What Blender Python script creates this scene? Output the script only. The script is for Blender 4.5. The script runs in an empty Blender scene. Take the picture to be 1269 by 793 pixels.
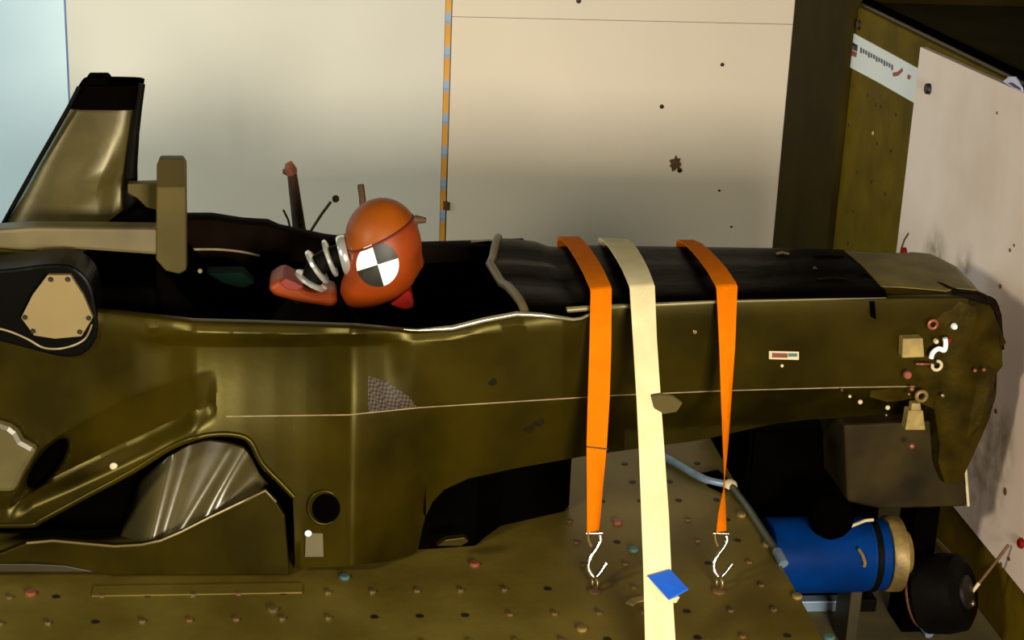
import bpy, bmesh, math, random
import numpy as np
from mathutils import Vector, Matrix
random.seed(7)
S = bpy.context.scene
COL = S.collection

# ------------------------------------------------------------------ camera
CX, CY, F = 634.5, 396.5, 2081.225
dv = np.array([397-CX, -323-CY, F]); vv = np.array([382-CX, 6500-CY, F])
YD = dv/np.linalg.norm(dv); UP = -vv/np.linalg.norm(vv); XD = np.cross(YD, UP); XD /= np.linalg.norm(XD)
R = np.array([XD, YD, UP])                       # world = R @ camera (x right, y down, z forward)
CAM = np.array([0.02603, -3.70712, 1.72964])
cam = bpy.data.cameras.new('camera'); camo = bpy.data.objects.new('camera', cam); COL.objects.link(camo)
cam.sensor_width = 36; cam.lens = F/1269*36; cam.clip_start = .05
m = Matrix.Identity(4)
for i in range(3):
    m[i][0] = R[i, 0]; m[i][1] = -R[i, 1]; m[i][2] = -R[i, 2]; m[i][3] = CAM[i]
camo.matrix_world = m
S.camera = camo

# ------------------------------------------------------------------ light and exposure
S.view_settings.view_transform = 'Standard'; S.view_settings.look = 'None'
S.view_settings.gamma = 1; S.view_settings.exposure = 0.0; S.view_settings.use_curve_mapping = False
w = bpy.data.worlds.new('hall'); S.world = w; w.use_nodes = True
w.node_tree.nodes['Background'].inputs[0].default_value = (.9, .85, .7, 1)
w.node_tree.nodes['Background'].inputs[1].default_value = .02

def flood(name, loc, to, size, power, col, spread=150):
    l = bpy.data.lights.new(name, 'AREA'); l.shape = 'RECTANGLE'; l.size = size[0]; l.size_y = size[1]
    l.energy = power; l.color = col; l.spread = math.radians(spread)
    o = bpy.data.objects.new(name, l); COL.objects.link(o); o.location = loc
    o.rotation_euler = (Vector(to)-Vector(loc)).to_track_quat('-Z', 'Y').to_euler()
    return o
flood('key_floodlight', (1.1, -4.6, 1.0), (-.6, 1.5, .7), (1.0, .8), 118, (1, .92, .76), 120)
flood('high_floodlight', (-2.9, -3.4, 2.4), (-.2, 1.6, .5), (.7, .5), 98, (1, .92, .70))
flood('cool_left_fill', (-3.3, .1, 1.5), (-.5, 2.1, .7), (.8, 1.4), 27, (.55, .90, 1.0))  # unseen cool fill added to tint the left of the wall

# ------------------------------------------------------------------ pixel to place
def ray(px, py): return R @ np.array([(px-CX)/F, (py-CY)/F, 1.0])
def PY(px, py, Y): d = ray(px, py); return CAM+(Y-CAM[1])/d[1]*d
def PZ(px, py, Z=0.0): d = ray(px, py); return CAM+(Z-CAM[2])/d[2]*d
def PX(px, py, X): d = ray(px, py); return CAM+(X-CAM[0])/d[0]*d
def PP(px, py, p0, n): d = ray(px, py); return CAM+np.dot(np.array(p0)-CAM, n)/np.dot(d, n)*d
def itp(x, tab): return float(np.interp(x, [t[0] for t in tab], [t[1] for t in tab]))

# ------------------------------------------------------------------ materials
def s2l(c): return tuple(((v/255)/12.92 if v/255 <= .04045 else ((v/255+.055)/1.055)**2.4) for v in c)
MATS = {}
def mat(name, rgb, rough=.5, metal=0.0, var=.25, scale=6, bump=0.0, bscale=60, spec=.5, rgb2=None, coat=0.0, tint=None):
    if name in MATS: return MATS[name]
    M = bpy.data.materials.new(name); M.use_nodes = True; nt = M.node_tree; N = nt.nodes; L = nt.links
    b = N['Principled BSDF']; b.inputs['Roughness'].default_value = rough; b.inputs['Metallic'].default_value = metal
    b.inputs['Specular IOR Level'].default_value = spec; b.inputs['Coat Weight'].default_value = coat
    b.inputs['Coat Roughness'].default_value = .15
    if tint: b.inputs['Specular Tint'].default_value = (*tint, 1)
    tc = N.new('ShaderNodeTexCoord'); nz = N.new('ShaderNodeTexNoise'); nz.inputs['Scale'].default_value = scale
    nz.inputs['Detail'].default_value = 5; L.new(tc.outputs['Object'], nz.inputs['Vector'])
    rp = N.new('ShaderNodeValToRGB'); L.new(nz.outputs['Fac'], rp.inputs['Fac'])
    c = s2l(rgb); c2 = s2l(rgb2) if rgb2 else tuple(v*(1-var) for v in c); c1 = c if rgb2 else tuple(min(1, v*(1+var*.6)) for v in c)
    rp.color_ramp.elements[0].position = .34; rp.color_ramp.elements[0].color = (*c2, 1)
    rp.color_ramp.elements[1].position = .66; rp.color_ramp.elements[1].color = (*c1, 1)
    L.new(rp.outputs['Color'], b.inputs['Base Color'])
    if bump:
        n2 = N.new('ShaderNodeTexNoise'); n2.inputs['Scale'].default_value = bscale; n2.inputs['Detail'].default_value = 3
        L.new(tc.outputs['Object'], n2.inputs['Vector'])
        bp = N.new('ShaderNodeBump'); bp.inputs['Strength'].default_value = bump; bp.inputs['Distance'].default_value = .01
        L.new(n2.outputs['Fac'], bp.inputs['Height']); L.new(bp.outputs['Normal'], b.inputs['Normal'])
    MATS[name] = M; return M

OLIVE = mat('olive_carbon', (39, 31, 1), .35, 0, .55, 5, .03, 25, .33, tint=(1, .84, .28))
OLIVE2 = mat('olive_nose', (44, 34, 2), .5, 0, .55, 14, .5, 18, .12, tint=(1, .82, .35))
OLIVED = mat('dark_olive_paint', (48, 39, 10), .5, 0, .4, 5)
BLACK = mat('black_carbon', (7, 6, 4), .35, 0, .3, 10, .04, 20, .08)
MATT = mat('matt_black', (4, 3, 2), .9, 0, .3, 10, 0, 20, .0)
DECK = mat('black_gloss_deck', (6, 4, 2), .36, 0, .5, 9, .3, 14, .012, tint=(.2, .15, .08))
HOOP = mat('satin_hoop', (66, 58, 27), .34, .0, .4, 8, .12, 10, .42, tint=(1, .88, .6))
SILVER = mat('bright_scoop', (74, 65, 36), .26, .1, .2, 9, .03, 16, .55)
STEELP = mat('stained_plate_steel', (108, 92, 36), .42, .0, .35, 4, .06, 40, .5, rgb2=(80, 67, 20), tint=(1, .82, .4))
WALLM = mat('white_wall_paint', (233, 217, 196), .7, 0, .05, 1.3, .02, 90, .2)
BARR = mat('olive_barrier_paint', (102, 82, 8), .6, 0, .25, 9, .1, 60, .06)
COLM = mat('dark_column_paint', (48, 38, 7), .7, 0, .25, 5, .05, 60, .05)
CREAM = mat('cream_metal', (204, 186, 148), .45, 0, .06, 8)
BOLT = mat('bolt_steel', (150, 130, 90), .3, .8, .2, 30)
DARKBOLT = mat('dark_bolt', (30, 20, 12), .5, .2, .2, 30)
CHROME = mat('chrome', (225, 220, 205), .15, 1, .05, 20)
ORSTRAP = mat('orange_webbing', (216, 110, 4), .8, 0, .08, 30, .1, 300, .03)
CRSTRAP = mat('cream_webbing', (232, 216, 166), .7, 0, .10, 14, .1, 300, .2)
ORSKIN = mat('orange_vinyl_skin', (138, 54, 8), .45, 0, .15, 10, .04, 30, .25)
REDM = mat('red_rubber', (120, 16, 6), .6, 0, .2, 20, 0, 10, .1)
WHITE = mat('white_sticker', (240, 244, 246), .5, 0, .03, 8)
INK = mat('black_sticker', (34, 30, 18), .5, 0, .1, 8)
BLUE = mat('blue_cylinder_paint', (1, 44, 106), .45, 0, .25, 7, .05, 30, .05)
BLUETAG = mat('blue_tag', (30, 104, 230), .45, 0, .08, 8)
PALEBLUE = mat('pale_blue_pipe', (130, 150, 170), .35, .3, .3, 14)
BRASS = mat('dull_brass', (132, 108, 56), .5, .2, .5, 18, .3, 30)
RUBBER = mat('black_rubber', (9, 7, 5), .6, 0, .4, 12, .2, 20, .05)
RUST = mat('rusty_brown', (96, 64, 34), .7, 0, .4, 20, .2, 40)
FLOORM = mat('hall_floor_concrete', (104, 92, 52), .7, 0, .35, 5, .1, 40)
GREEN = mat('dark_green_foam', (6, 26, 18), .7, 0, .3, 12, 0, 10, .05)
BROWN = mat('brown_black_padding', (18, 10, 4), .6, 0, .4, 12, .15, 30, .01)
PINK = mat('red_painted_bolt', (146, 76, 62), .35, .3, .2, 30)
TEAL = mat('teal_painted_bolt', (76, 112, 112), .35, .3, .2, 30)
BEAM = mat('pale_olive_beam', (94, 82, 50), .45, 0, .25, 9)
LINE = mat('pale_scribe_line', (150, 130, 96), .5, 0, .3, 30)

# ------------------------------------------------------------------ mesh helpers
def link(name, me, material, parent=None, smooth=False):
    o = bpy.data.objects.new(name, me); COL.objects.link(o)
    for mm in (material if isinstance(material, (list, tuple)) else [material]): me.materials.append(mm)
    if smooth:
        for p in me.polygons: p.use_smooth = True
    if parent is not None: attach(o, parent)
    return o
def attach(o, parent):
    o.parent = parent
    pw = Matrix.Translation(parent.location) if parent.parent is None else Matrix.Identity(4)
    o.matrix_parent_inverse = pw.inverted()
def build(name, V, Fc, material, parent=None, smooth=False, mi=None, auto=None):
    me = bpy.data.meshes.new(name); me.from_pydata([tuple(map(float, v)) for v in V], [], Fc)
    bm = bmesh.new(); bm.from_mesh(me); bmesh.ops.recalc_face_normals(bm, faces=bm.faces)
    if auto:
        for e in bm.edges:
            if len(e.link_faces) == 2 and e.calc_face_angle(0) > auto: e.smooth = False
    bm.to_mesh(me); bm.free(); me.update()
    o = link(name, me, material, parent, smooth or bool(auto))
    if mi is not None:
        for p, k in zip(me.polygons, mi): p.material_index = k
    return o
def thing(name, label, cat, loc=(0, 0, 0), group=None):
    o = bpy.data.objects.new(name, None); COL.objects.link(o); o.location = tuple(map(float, loc)); o.empty_display_size = .05
    tag(o, label, cat, group); return o
def tag(o, label, cat, group=None):
    o['label'] = label; o['category'] = cat
    if group: o['group'] = group
    return o
def struct(o, label=None):
    o['kind'] = 'structure'
    if label: o['label'] = label
    return o
def boxvf(a, b):
    x0, y0, z0 = a; x1, y1, z1 = b
    V = [(x0, y0, z0), (x1, y0, z0), (x1, y1, z0), (x0, y1, z0), (x0, y0, z1), (x1, y0, z1), (x1, y1, z1), (x0, y1, z1)]
    return V, [(0, 3, 2, 1), (4, 5, 6, 7), (0, 1, 5, 4), (1, 2, 6, 5), (2, 3, 7, 6), (3, 0, 4, 7)]
def bevel(o, wdt=.004, seg=2):
    md = o.modifiers.new('bevel', 'BEVEL'); md.width = wdt; md.segments = seg; md.limit_method = 'ANGLE'; md.angle_limit = math.radians(35)
    return o
def box(name, a, b, material, parent=None, bev=0):
    V, Fc = boxvf(a, b); o = build(name, V, Fc, material, parent)
    if bev: bevel(o, bev)
    return o
def prism(name, pts, off, material, parent=None, bev=0, smooth=False, mi2=None):
    """pts: list of 3-D points of a polygon; off: extrusion vector."""
    n = len(pts); off = np.array(off, float); V = [np.array(p, float) for p in pts]; V += [v+off for v in V]
    Fc = [tuple(range(n)), tuple(range(2*n-1, n-1, -1))]+[(i, (i+1) % n, n+(i+1) % n, n+i) for i in range(n)]
    o = build(name, V, Fc, material, parent, auto=math.radians(35) if smooth else None)
    if bev: bevel(o, bev)
    return o
def pprism(name, poly, Y, thick, material, parent=None, bev=0, smooth=False):
    return prism(name, [PY(x, y, Y) for x, y in poly], (0, thick, 0), material, parent, bev, smooth)
def tube(name, pts, r, material, parent=None, seg=10, cap=True):
    pts = [np.array(p, float) for p in pts]; V = []; Fc = []; n = len(pts)
    rs = r if isinstance(r, (list, tuple)) else [r]*n
    t0 = pts[1]-pts[0]; a = np.cross(t0, [0, 0, 1.0])
    if np.linalg.norm(a) < 1e-6*max(1, np.linalg.norm(t0)) + 1e-9: a = np.array([1.0, 0, 0])
    for i in range(n):
        t = pts[min(i+1, n-1)]-pts[max(i-1, 0)]; t /= np.linalg.norm(t)
        a = a-np.dot(a, t)*t; a /= np.linalg.norm(a); b = np.cross(t, a)
        for k in range(seg):
            th = 2*math.pi*k/seg; V.append(pts[i]+rs[i]*(math.cos(th)*a+math.sin(th)*b))
    for i in range(n-1):
        for k in range(seg): Fc.append((i*seg+k, i*seg+(k+1) % seg, (i+1)*seg+(k+1) % seg, (i+1)*seg+k))
    if cap: Fc.append(tuple(range(seg-1, -1, -1))); Fc.append(tuple((n-1)*seg+k for k in range(seg)))
    return build(name, V, Fc, material, parent, auto=math.radians(50))
def smoothline(pts, n=6):
    P = [np.array(p, float) for p in pts]; out = []
    for i in range(len(P)-1):
        p0 = P[max(i-1, 0)]; p1 = P[i]; p2 = P[i+1]; p3 = P[min(i+2, len(P)-1)]
        for k in range(n):
            t = k/n; out.append(.5*((2*p1)+(-p0+p2)*t+(2*p0-5*p1+4*p2-p3)*t*t+(-p0+3*p1-3*p2+p3)*t**3))
    out.append(P[-1]); return out
def loft(name, secs, material, parent=None, close=True, caps=True, auto=math.radians(40)):
    n = len(secs[0]); V = [p for s in secs for p in s]; Fc = []
    for i in range(len(secs)-1):
        for k in range(n if close else n-1): Fc.append((i*n+k, i*n+(k+1) % n, (i+1)*n+(k+1) % n, (i+1)*n+k))
    if caps and close: Fc.append(tuple(range(n))); Fc.append(tuple((len(secs)-1)*n+k for k in range(n)))
    return build(name, V, Fc, material, parent, auto=auto)
def shell(name, G, off, mats, parent=None, auto=math.radians(30)):
    """G: list of columns of points; off: vector or function giving the thickness; front mats[0], back and rim mats[1]."""
    nc = len(G); nr = len(G[0]); A = [p for c in G for p in c]; B = [np.array(p)+(off(p) if callable(off) else np.array(off)) for p in A]; n = len(A)
    Fc = []; mi = []
    for i in range(nc-1):
        for j in range(nr-1):
            a, b, c, d = i*nr+j, (i+1)*nr+j, (i+1)*nr+j+1, i*nr+j+1
            Fc.append((a, b, c, d)); mi.append(0); Fc.append((n+d, n+c, n+b, n+a)); mi.append(1)
    for i in range(nc-1):
        for j in (0, nr-1): a, b = i*nr+j, (i+1)*nr+j; Fc.append((a, b, n+b, n+a)); mi.append(0 if j == 0 else 1)
    for j in range(nr-1):
        for i in (0, nc-1): a, b = i*nr+j, i*nr+j+1; Fc.append((a, b, n+b, n+a)); mi.append(0)
    me = bpy.data.meshes.new(name); me.from_pydata([tuple(map(float, v)) for v in A+B], [], Fc)
    o = link(name, me, list(mats), parent, True)
    for p, k in zip(me.polygons, mi): p.material_index = k
    bm = bmesh.new(); bm.from_mesh(me); bmesh.ops.recalc_face_normals(bm, faces=bm.faces)
    for e in bm.edges:
        if len(e.link_faces) == 2 and e.calc_face_angle(0) > auto: e.smooth = False
    bm.to_mesh(me); bm.free(); return o
def disc(name, c, nrm, r, h, material, parent=None, seg=14, dome=0):
    c = np.array(c, float); nrm = np.array(nrm, float)/np.linalg.norm(nrm); a = np.cross(nrm, [.3, .5, .8]); a /= np.linalg.norm(a); b = np.cross(nrm, a)
    secs = []
    prof = [(1, 0), (1, .7), (.8, 1)] if not dome else [(1, 0), (.92, .45), (.7, .8), (.35, 1)]
    for rr, hh in prof: secs.append([c+nrm*h*hh+r*rr*(math.cos(2*math.pi*k/seg)*a+math.sin(2*math.pi*k/seg)*b) for k in range(seg)])
    return loft(name, secs, material, parent)
def ring(name, c, nrm, R1, r, material, parent=None, seg=24, a0=0, a1=360, sub=8):
    c = np.array(c, float); nrm = np.array(nrm, float)/np.linalg.norm(nrm); a = np.cross(nrm, [.3, .5, .8]); a /= np.linalg.norm(a); b = np.cross(nrm, a)
    V = []; Fc = []; full = abs(a1-a0) >= 360; n = seg if full else seg+1
    for i in range(n):
        th = math.radians(a0+(a1-a0)*i/seg); u = math.cos(th)*a+math.sin(th)*b
        for k in range(sub):
            ph = 2*math.pi*k/sub; V.append(c+u*(R1+r*math.cos(ph))+nrm*r*math.sin(ph))
    for i in range(seg):
        j = (i+1) % n
        for k in range(sub): Fc.append((i*sub+k, i*sub+(k+1) % sub, j*sub+(k+1) % sub, j*sub+k))
    return build(name, V, Fc, material, parent, smooth=True)

# ================================================================== THE SETTING
WY = 2.12; BX = 1.69; FZ = -.32
fl = box('floor', (-2.6, -5.2, FZ-.1), (3.4, WY+.3, FZ), FLOORM); struct(fl, 'grimy olive concrete floor of the test hall')

# back wall made of white panels
wl = box('wall_back', (-2.6, WY+.02, FZ), (3.4, WY+.14, 2.3), WALLM); struct(wl, 'white panelled wall behind the chassis')
s1 = PY(83, 60, WY)[0]; s2 = PY(555, 60, WY)[0]; zj = PY(840, 27, WY)[2]
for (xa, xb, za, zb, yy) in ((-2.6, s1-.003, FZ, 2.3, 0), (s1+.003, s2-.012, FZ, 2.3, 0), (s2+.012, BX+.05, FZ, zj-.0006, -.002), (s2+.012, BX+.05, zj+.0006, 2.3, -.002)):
    box('panel', (xa, WY+yy, za), (xb, WY+.02, zb), (WALLM if xa > s1+.1 else mat('white_paint_cool_light_mid', (222, 215, 202), .7, 0, .05, 1.3, .02, 90, .2)) if xa > -2 else mat('white_paint_cool_light_left', (220, 240, 250), .7, 0, .04, 1.3, .02, 90, .2), wl, .0015)  # left and middle paints carry the cool light from the left
box('joint_backing', (s1-.0028, WY+.0015, FZ), (s1+.0028, WY+.019, 2.3), mat('blue_grey_joint', (96, 124, 176), .6), wl)
# taped joint, orange with pale blue bands
JT = bpy.data.materials.new('banded_joint_tape'); JT.use_nodes = True
nt = JT.node_tree; N = nt.nodes; L = nt.links; b = N['Principled BSDF']; b.inputs['Roughness'].default_value = .6
tc = N.new('ShaderNodeTexCoord'); sp = N.new('ShaderNodeSeparateXYZ'); L.new(tc.outputs['Object'], sp.inputs[0])
mu = N.new('ShaderNodeMath'); mu.operation = 'MULTIPLY'; mu.inputs[1].default_value = 1/.118; L.new(sp.outputs['Z'], mu.inputs[0])
fr = N.new('ShaderNodeMath'); fr.operation = 'FRACT'; L.new(mu.outputs[0], fr.inputs[0])
rp = N.new('ShaderNodeValToRGB'); L.new(fr.outputs[0], rp.inputs['Fac']); rp.color_ramp.interpolation = 'EASE'
e = rp.color_ramp.elements; e[0].position = .12; e[0].color = (*s2l((150, 176, 205)), 1); e[1].position = .34; e[1].color = (*s2l((226, 160, 50)), 1)
e2 = e.new(.82); e2.color = (*s2l((220, 150, 46)), 1); e3 = e.new(.98); e3.color = (*s2l((130, 160, 200)), 1)
L.new(rp.outputs['Color'], b.inputs['Base Color'])
jt = box('joint_tape', (s2-.011, WY-.001, FZ), (s2+.007, WY+.018, 2.3), JT, wl)
p = PY(552, 254, WY-.01); box('latch', (p[0]-.008, WY-.016, p[2]-.018), (p[0]+.010, WY, p[2]+.012), RUST, wl, .002)
# marks on the wall
p = PY(837, 203, WY-.006)
V = []; n = 16
rr = [1, .7, 1.1, .8, 1.2, .7, .9, 1.15, .7, 1, .8, 1.2, .9, .7, 1.1, .8]
prism('gouge', [p+np.array([.022*rr[i]*math.cos(2*math.pi*i/n), 0, .026*rr[i]*math.sin(2*math.pi*i/n)]) for i in range(n)], (0, .006, 0), RUST, wl)
for q, r in (((820, 132), .008), ((895, 80), .007), ((717, 1), .009), ((842, 211), .009), ((906, 281), .004), ((891, 236), .004)):
    disc('hole', PY(*q, WY-.003), (0, -1, 0), r, .003, DARKBOLT, wl, 10)

# impact barrier: a massive olive block with a drilled face
br = thing('impact_barrier', 'massive olive steel crash barrier with drilled face behind the white board', 'barrier', (2.2, .2, FZ))
box('block', (BX+.022, -2.6, FZ), (3.3, 1.475, 1.0), BARR, br, .006)
box('shaded_top', (BX+.03, -2.6, 1.0), (3.3, 1.472, 1.012), OLIVED, br, .004)  # top made darker in colour for the grazing light it gets
tube('top_edge_bar', [(BX+.045, -2.6, 1.016), (BX+.045, 1.47, 1.016)], .012, MATT, br)
XF = BX+.022
for q in ((1065, 31), (1050, 103), (1045, 148), (1039, 193), (1034, 236), (1030, 280)):
    disc('edge_bolt', PX(*q, XF), (-1, 0, 0), .016, .008, DARKBOLT, br, 8)
for q in ((1058, 107), (1085, 130), (1091, 132), (1052, 155), (1087, 178), (1062, 213), (1110, 142), (1097, 240), (1057, 262), (1080, 225), (1051, 301), (1075, 118), (1104, 187)):
    disc('drilled_hole', PX(*q, XF), (-1, 0, 0), .006, .002, DARKBOLT, br, 8)
disc('bright_hole', PX(1082, 165, XF), (-1, 0, 0), .006, .003, CREAM, br, 8)
k = disc('knob', PX(1029, 227, XF-.006), (-.6, -1, 0), .013, .018, CREAM, br, 12, 1)
# column
cb = thing('steel_column', 'dark olive steel column standing between the white wall and the barrier', 'column', (BX+.2, 1.8, FZ))
box('shaft', (BX, 1.478, FZ), (3.3, WY-.006, 2.2), COLM, cb, .004)
box('base_plate', (BX-.02, 1.45, FZ), (BX, WY-.006, FZ+.02), COLM, cb, .002)

# white board bolted on the barrier, grimy where the nose struck
BM_ = bpy.data.materials.new('grimy_white_board'); BM_.use_nodes = True
nt = BM_.node_tree; N = nt.nodes; L = nt.links; b = N['Principled BSDF']; b.inputs['Roughness'].default_value = .6; b.inputs['Specular IOR Level'].default_value = .25
tc = N.new('ShaderNodeTexCoord')
def smudge(pt, rad):
    vm = N.new('ShaderNodeVectorMath'); vm.operation = 'DISTANCE'; L.new(tc.outputs['Object'], vm.inputs[0]); vm.inputs[1].default_value = tuple(pt)
    mr = N.new('ShaderNodeMapRange'); mr.inputs[1].default_value = rad; mr.inputs[2].default_value = rad*.25; L.new(vm.outputs['Value'], mr.inputs[0]); return mr.outputs[0]
acc = None
for q, rad in (((1158, 322), .11), ((1218, 570), .20), ((1195, 330), .08), ((1242, 545), .10)):
    o_ = smudge(PX(*q, BX), rad)
    if acc is None: acc = o_
    else:
        mx = N.new('ShaderNodeMath'); mx.operation = 'MAXIMUM'; L.new(acc, mx.inputs[0]); L.new(o_, mx.inputs[1]); acc = mx.outputs[0]
nz = N.new('ShaderNodeTexNoise'); nz.inputs['Scale'].default_value = 22; nz.inputs['Detail'].default_value = 6; L.new(tc.outputs['Object'], nz.inputs['Vector'])
mr = N.new('ShaderNodeMapRange'); mr.inputs[1].default_value = .32; mr.inputs[2].default_value = .68; L.new(nz.outputs['Fac'], mr.inputs[0])
mm = N.new('ShaderNodeMath'); mm.operation = 'MULTIPLY'; L.new(acc, mm.inputs[0]); L.new(mr.outputs[0], mm.inputs[1])
mm2 = N.new('ShaderNodeMath'); mm2.operation = 'MULTIPLY'; L.new(mm.outputs[0], mm2.inputs[0]); mm2.inputs[1].default_value = .75
nz2 = N.new('ShaderNodeTexNoise'); nz2.inputs['Scale'].default_value = 3.2; nz2.inputs['Detail'].default_value = 4; L.new(tc.outputs['Object'], nz2.inputs['Vector'])
rp = N.new('ShaderNodeValToRGB'); L.new(nz2.outputs['Fac'], rp.inputs['Fac']); e = rp.color_ramp.elements
e[0].position = .35; e[0].color = (*s2l((232, 208, 192)), 1); e[1].position = .65; e[1].color = (*s2l((248, 226, 214)), 1)
mix = N.new('ShaderNodeMix'); mix.data_type = 'RGBA'; L.new(mm2.outputs[0], mix.inputs[0]); L.new(rp.outputs['Color'], mix.inputs[6]); mix.inputs[7].default_value = (*s2l((112, 96, 56)), 1)
L.new(mix.outputs[2], b.inputs['Base Color'])
bd = thing('impact_board', 'large dirty white board bolted to the barrier face in front of the nose', 'board', (BX, -.2, -.12))
pts = [(BX, .82, -.118), (BX, .82, .984), (BX, .07, 1.0), (BX, -2.5, 1.02), (BX, -2.5, -.135)]
prism('sheet', pts, (.021, 0, 0), BM_, bd, .002)
disc('bolt', PX(1152, 110, BX), (-1, 0, 0), .016, .012, DARKBOLT, bd, 8)
disc('bolt', PX(1122, 313, BX), (-1, 0, 0), .016, .012, REDM, bd, 8)
disc('bolt', PX(1267, 673, BX), (-1, 0, 0), .013, .010, REDM, bd, 8)
tube('scratch', [PX(x, y, BX-.001) for x, y in ((1126, 289), (1121, 297), (1117, 308))], .003, RUST, bd, 6)
tube('scratch', [PX(x, y, BX-.001) for x, y in ((1113, 322), (1120, 326), (1127, 327))], .004, DARKBOLT, bd, 6)
for q, r in ((1246, 609), .010), ((1252, 310), .005), ((1240, 355), .006), ((1257, 304), .004), ((1235, 510), .006), ((1241, 700), .007), ((1251, 693), .005), ((1236, 140), .004):
    disc('spot', PX(*q, BX), (-1, 0, 0), r, .002, RUST, bd, 8)
# banner with blurred emblem and lettering strokes
bn = thing('banner', 'white banner strip with small emblem and dark lettering on the barrier', 'banner', PX(1047, 80, XF))
prism('cloth', [PX(x, y, XF-.003) for x, y in ((1050, 37), (1140, 86), (1137, 130), (1090, 103), (1047, 80))], (.003, 0, 0), WHITE, bn)
GREYP = mat('grey_print', (96, 92, 104), .6); REDP = mat('dull_red_print', (170, 84, 66), .6)
for poly, mm_ in ((((1052, 50), (1063, 56), (1062, 64), (1051, 59)), INK), (((1051.5, 60), (1062, 65), (1061, 71), (1055, 69)), REDP), (((1054, 55), (1059, 57.5), (1058.5, 62), (1053.5, 60)), GREYP)):
    prism('emblem', [PX(x, y, XF-.0035-.0004*(mm_ == GREYP)) for x, y in poly], (.0005, 0, 0), mm_, bn)
for i in range(13):
    x = 1066+i*3.2; y = 58.5+i*1.75; h = 5.5 if i % 3 else 7
    prism('lettering_stroke', [PX(a, c, XF-.0036) for a, c in ((x, y), (x+2.2, y+1.2), (x+2, y+h+1), (x-.2, y+h-.2))], (.0005, 0, 0), GREYP if i < 9 else mat('violet_print', (110, 96, 140), .6), bn)
for poly in (((1106, 90), (1112, 89), (1118, 84), (1119, 88), (1113, 94), (1107, 95)), ((1125, 92), (1129, 94), (1127, 99), (1124, 97))):
    prism('emblem', [PX(x, y, XF-.0036) for x, y in poly], (.0005, 0, 0), REDP, bn)
# small sticker at the barrier lip
st = thing('warning_sticker', 'small white and blue sticker at the barrier top above the board', 'sticker', PX(1256, 104, BX-.004))
prism('backing', [PX(x, y, BX-.004) for x, y in ((1243, 101), (1250, 95), (1258, 95), (1266, 108), (1267, 114), (1256, 109))], (.003, 0, 0), mat('lilac_white', (206, 206, 236), .5), st)
prism('dark_mark', [PX(x, y, BX-.005) for x, y in ((1249, 103), (1254, 102), (1264, 109), (1265, 112), (1256, 108))], (.001, 0, 0), mat('dark_blue_print', (50, 36, 90), .5), st)

# ================================================================== TEST SLED PLATE
PXR = 1.07
sl = thing('sled_plate', 'flat olive steel test sled plate dotted with bolts under the chassis', 'test sled', (0, -.3, FZ))
bp_ = box('deck_plate', (-1.5, -1.15, -.035), (PXR, .75, 0), STEELP, sl, .003)
box('underframe', (-1.5, -1.05, FZ+.03), (PXR-.12, .65, -.035), OLIVED, sl, .004)
box('ledge_strip', (PZ(118, 722)[0], -.475, 0), (PZ(375, 722)[0], -.43, .004), STEELP, sl, .002)
for xx in (-1.2, -.2, .8):
    for yy in (-.95, .55): disc('runner_wheel', (xx, yy, FZ+.03), (0, 1, 0), .03, .04, RUBBER, sl, 12)
big = {(38, 733): PINK, (338, 753): BOLT, (427, 713): TEAL, (588, 697): PINK, (785, 679): TEAL, (765, 645): PINK, (919, 636): BRASS, (951, 673): BRASS, (988, 737): BRASS, (1028, 788): TEAL, (721, 777): BRASS}
def boltmesh(name, r, h, seg=6):
    secs = [[(r*f_*math.cos(2*math.pi*k_/seg), r*f_*math.sin(2*math.pi*k_/seg), h*z_) for k_ in range(seg)] for f_, z_ in ((1, 0), (1, .75), (.8, 1))]
    V = [p for s in secs for p in s]; Fc = [(i*seg+k_, i*seg+(k_+1) % seg, (i+1)*seg+(k_+1) % seg, (i+1)*seg+k_) for i in range(2) for k_ in range(seg)]+[tuple(2*seg+k_ for k_ in range(seg)), tuple(range(seg-1, -1, -1))]
    me = bpy.data.meshes.new(name); me.from_pydata(V, [], Fc); return me
bigmesh = {}
bigpts = []
for q, mm_ in big.items():
    p = PZ(*q, .006); bigpts.append(p)
    if mm_.name not in bigmesh: me = boltmesh('bolt', .0115, .007, 12); me.materials.append(mm_); bigmesh[mm_.name] = me
    o = bpy.data.objects.new('bolt', bigmesh[mm_.name]); COL.objects.link(o); o.location = (p[0], p[1], 0); o.rotation_euler[2] = random.random(); attach(o, sl)
sm1 = boltmesh('stud', .0075, .005, 8); sm1.materials.append(BOLT)
sm2 = boltmesh('stud', .0085, .002, 8); sm2.materials.append(DARKBOLT)
sm3 = boltmesh('stud', .0075, .005, 8); sm3.materials.append(RUST)
def add_stud(x, y, me):
    o = bpy.data.objects.new('stud', me); COL.objects.link(o); o.location = (x, y, 0); attach(o, sl)
for iy, yy in enumerate((-.804, -.693, -.582, -.471)):
    for ix in range(-5, 15):
        x = -.333+.095*ix
        if x > PXR-.04 or any((p[0]-x)**2+(p[1]-yy)**2 < .0012 for p in bigpts): continue
        if .60 < x < .64 and yy == -.471 or .86 < x < .93 and yy == -.471: continue
        add_stud(x, yy, random.choice([sm1, sm1, sm2, sm3]))
for yy in (-.36, -.249, -.138, -.027, .084, .195):
    for x in (.617+.0, .712, .807, .902, .997):
        if yy > .05 and x < .8: continue
        if any((p[0]-x)**2+(p[1]-yy)**2 < .0012 for p in bigpts): continue
        add_stud(x, yy, random.choice([sm2, sm2, sm2, sm3]))

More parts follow.
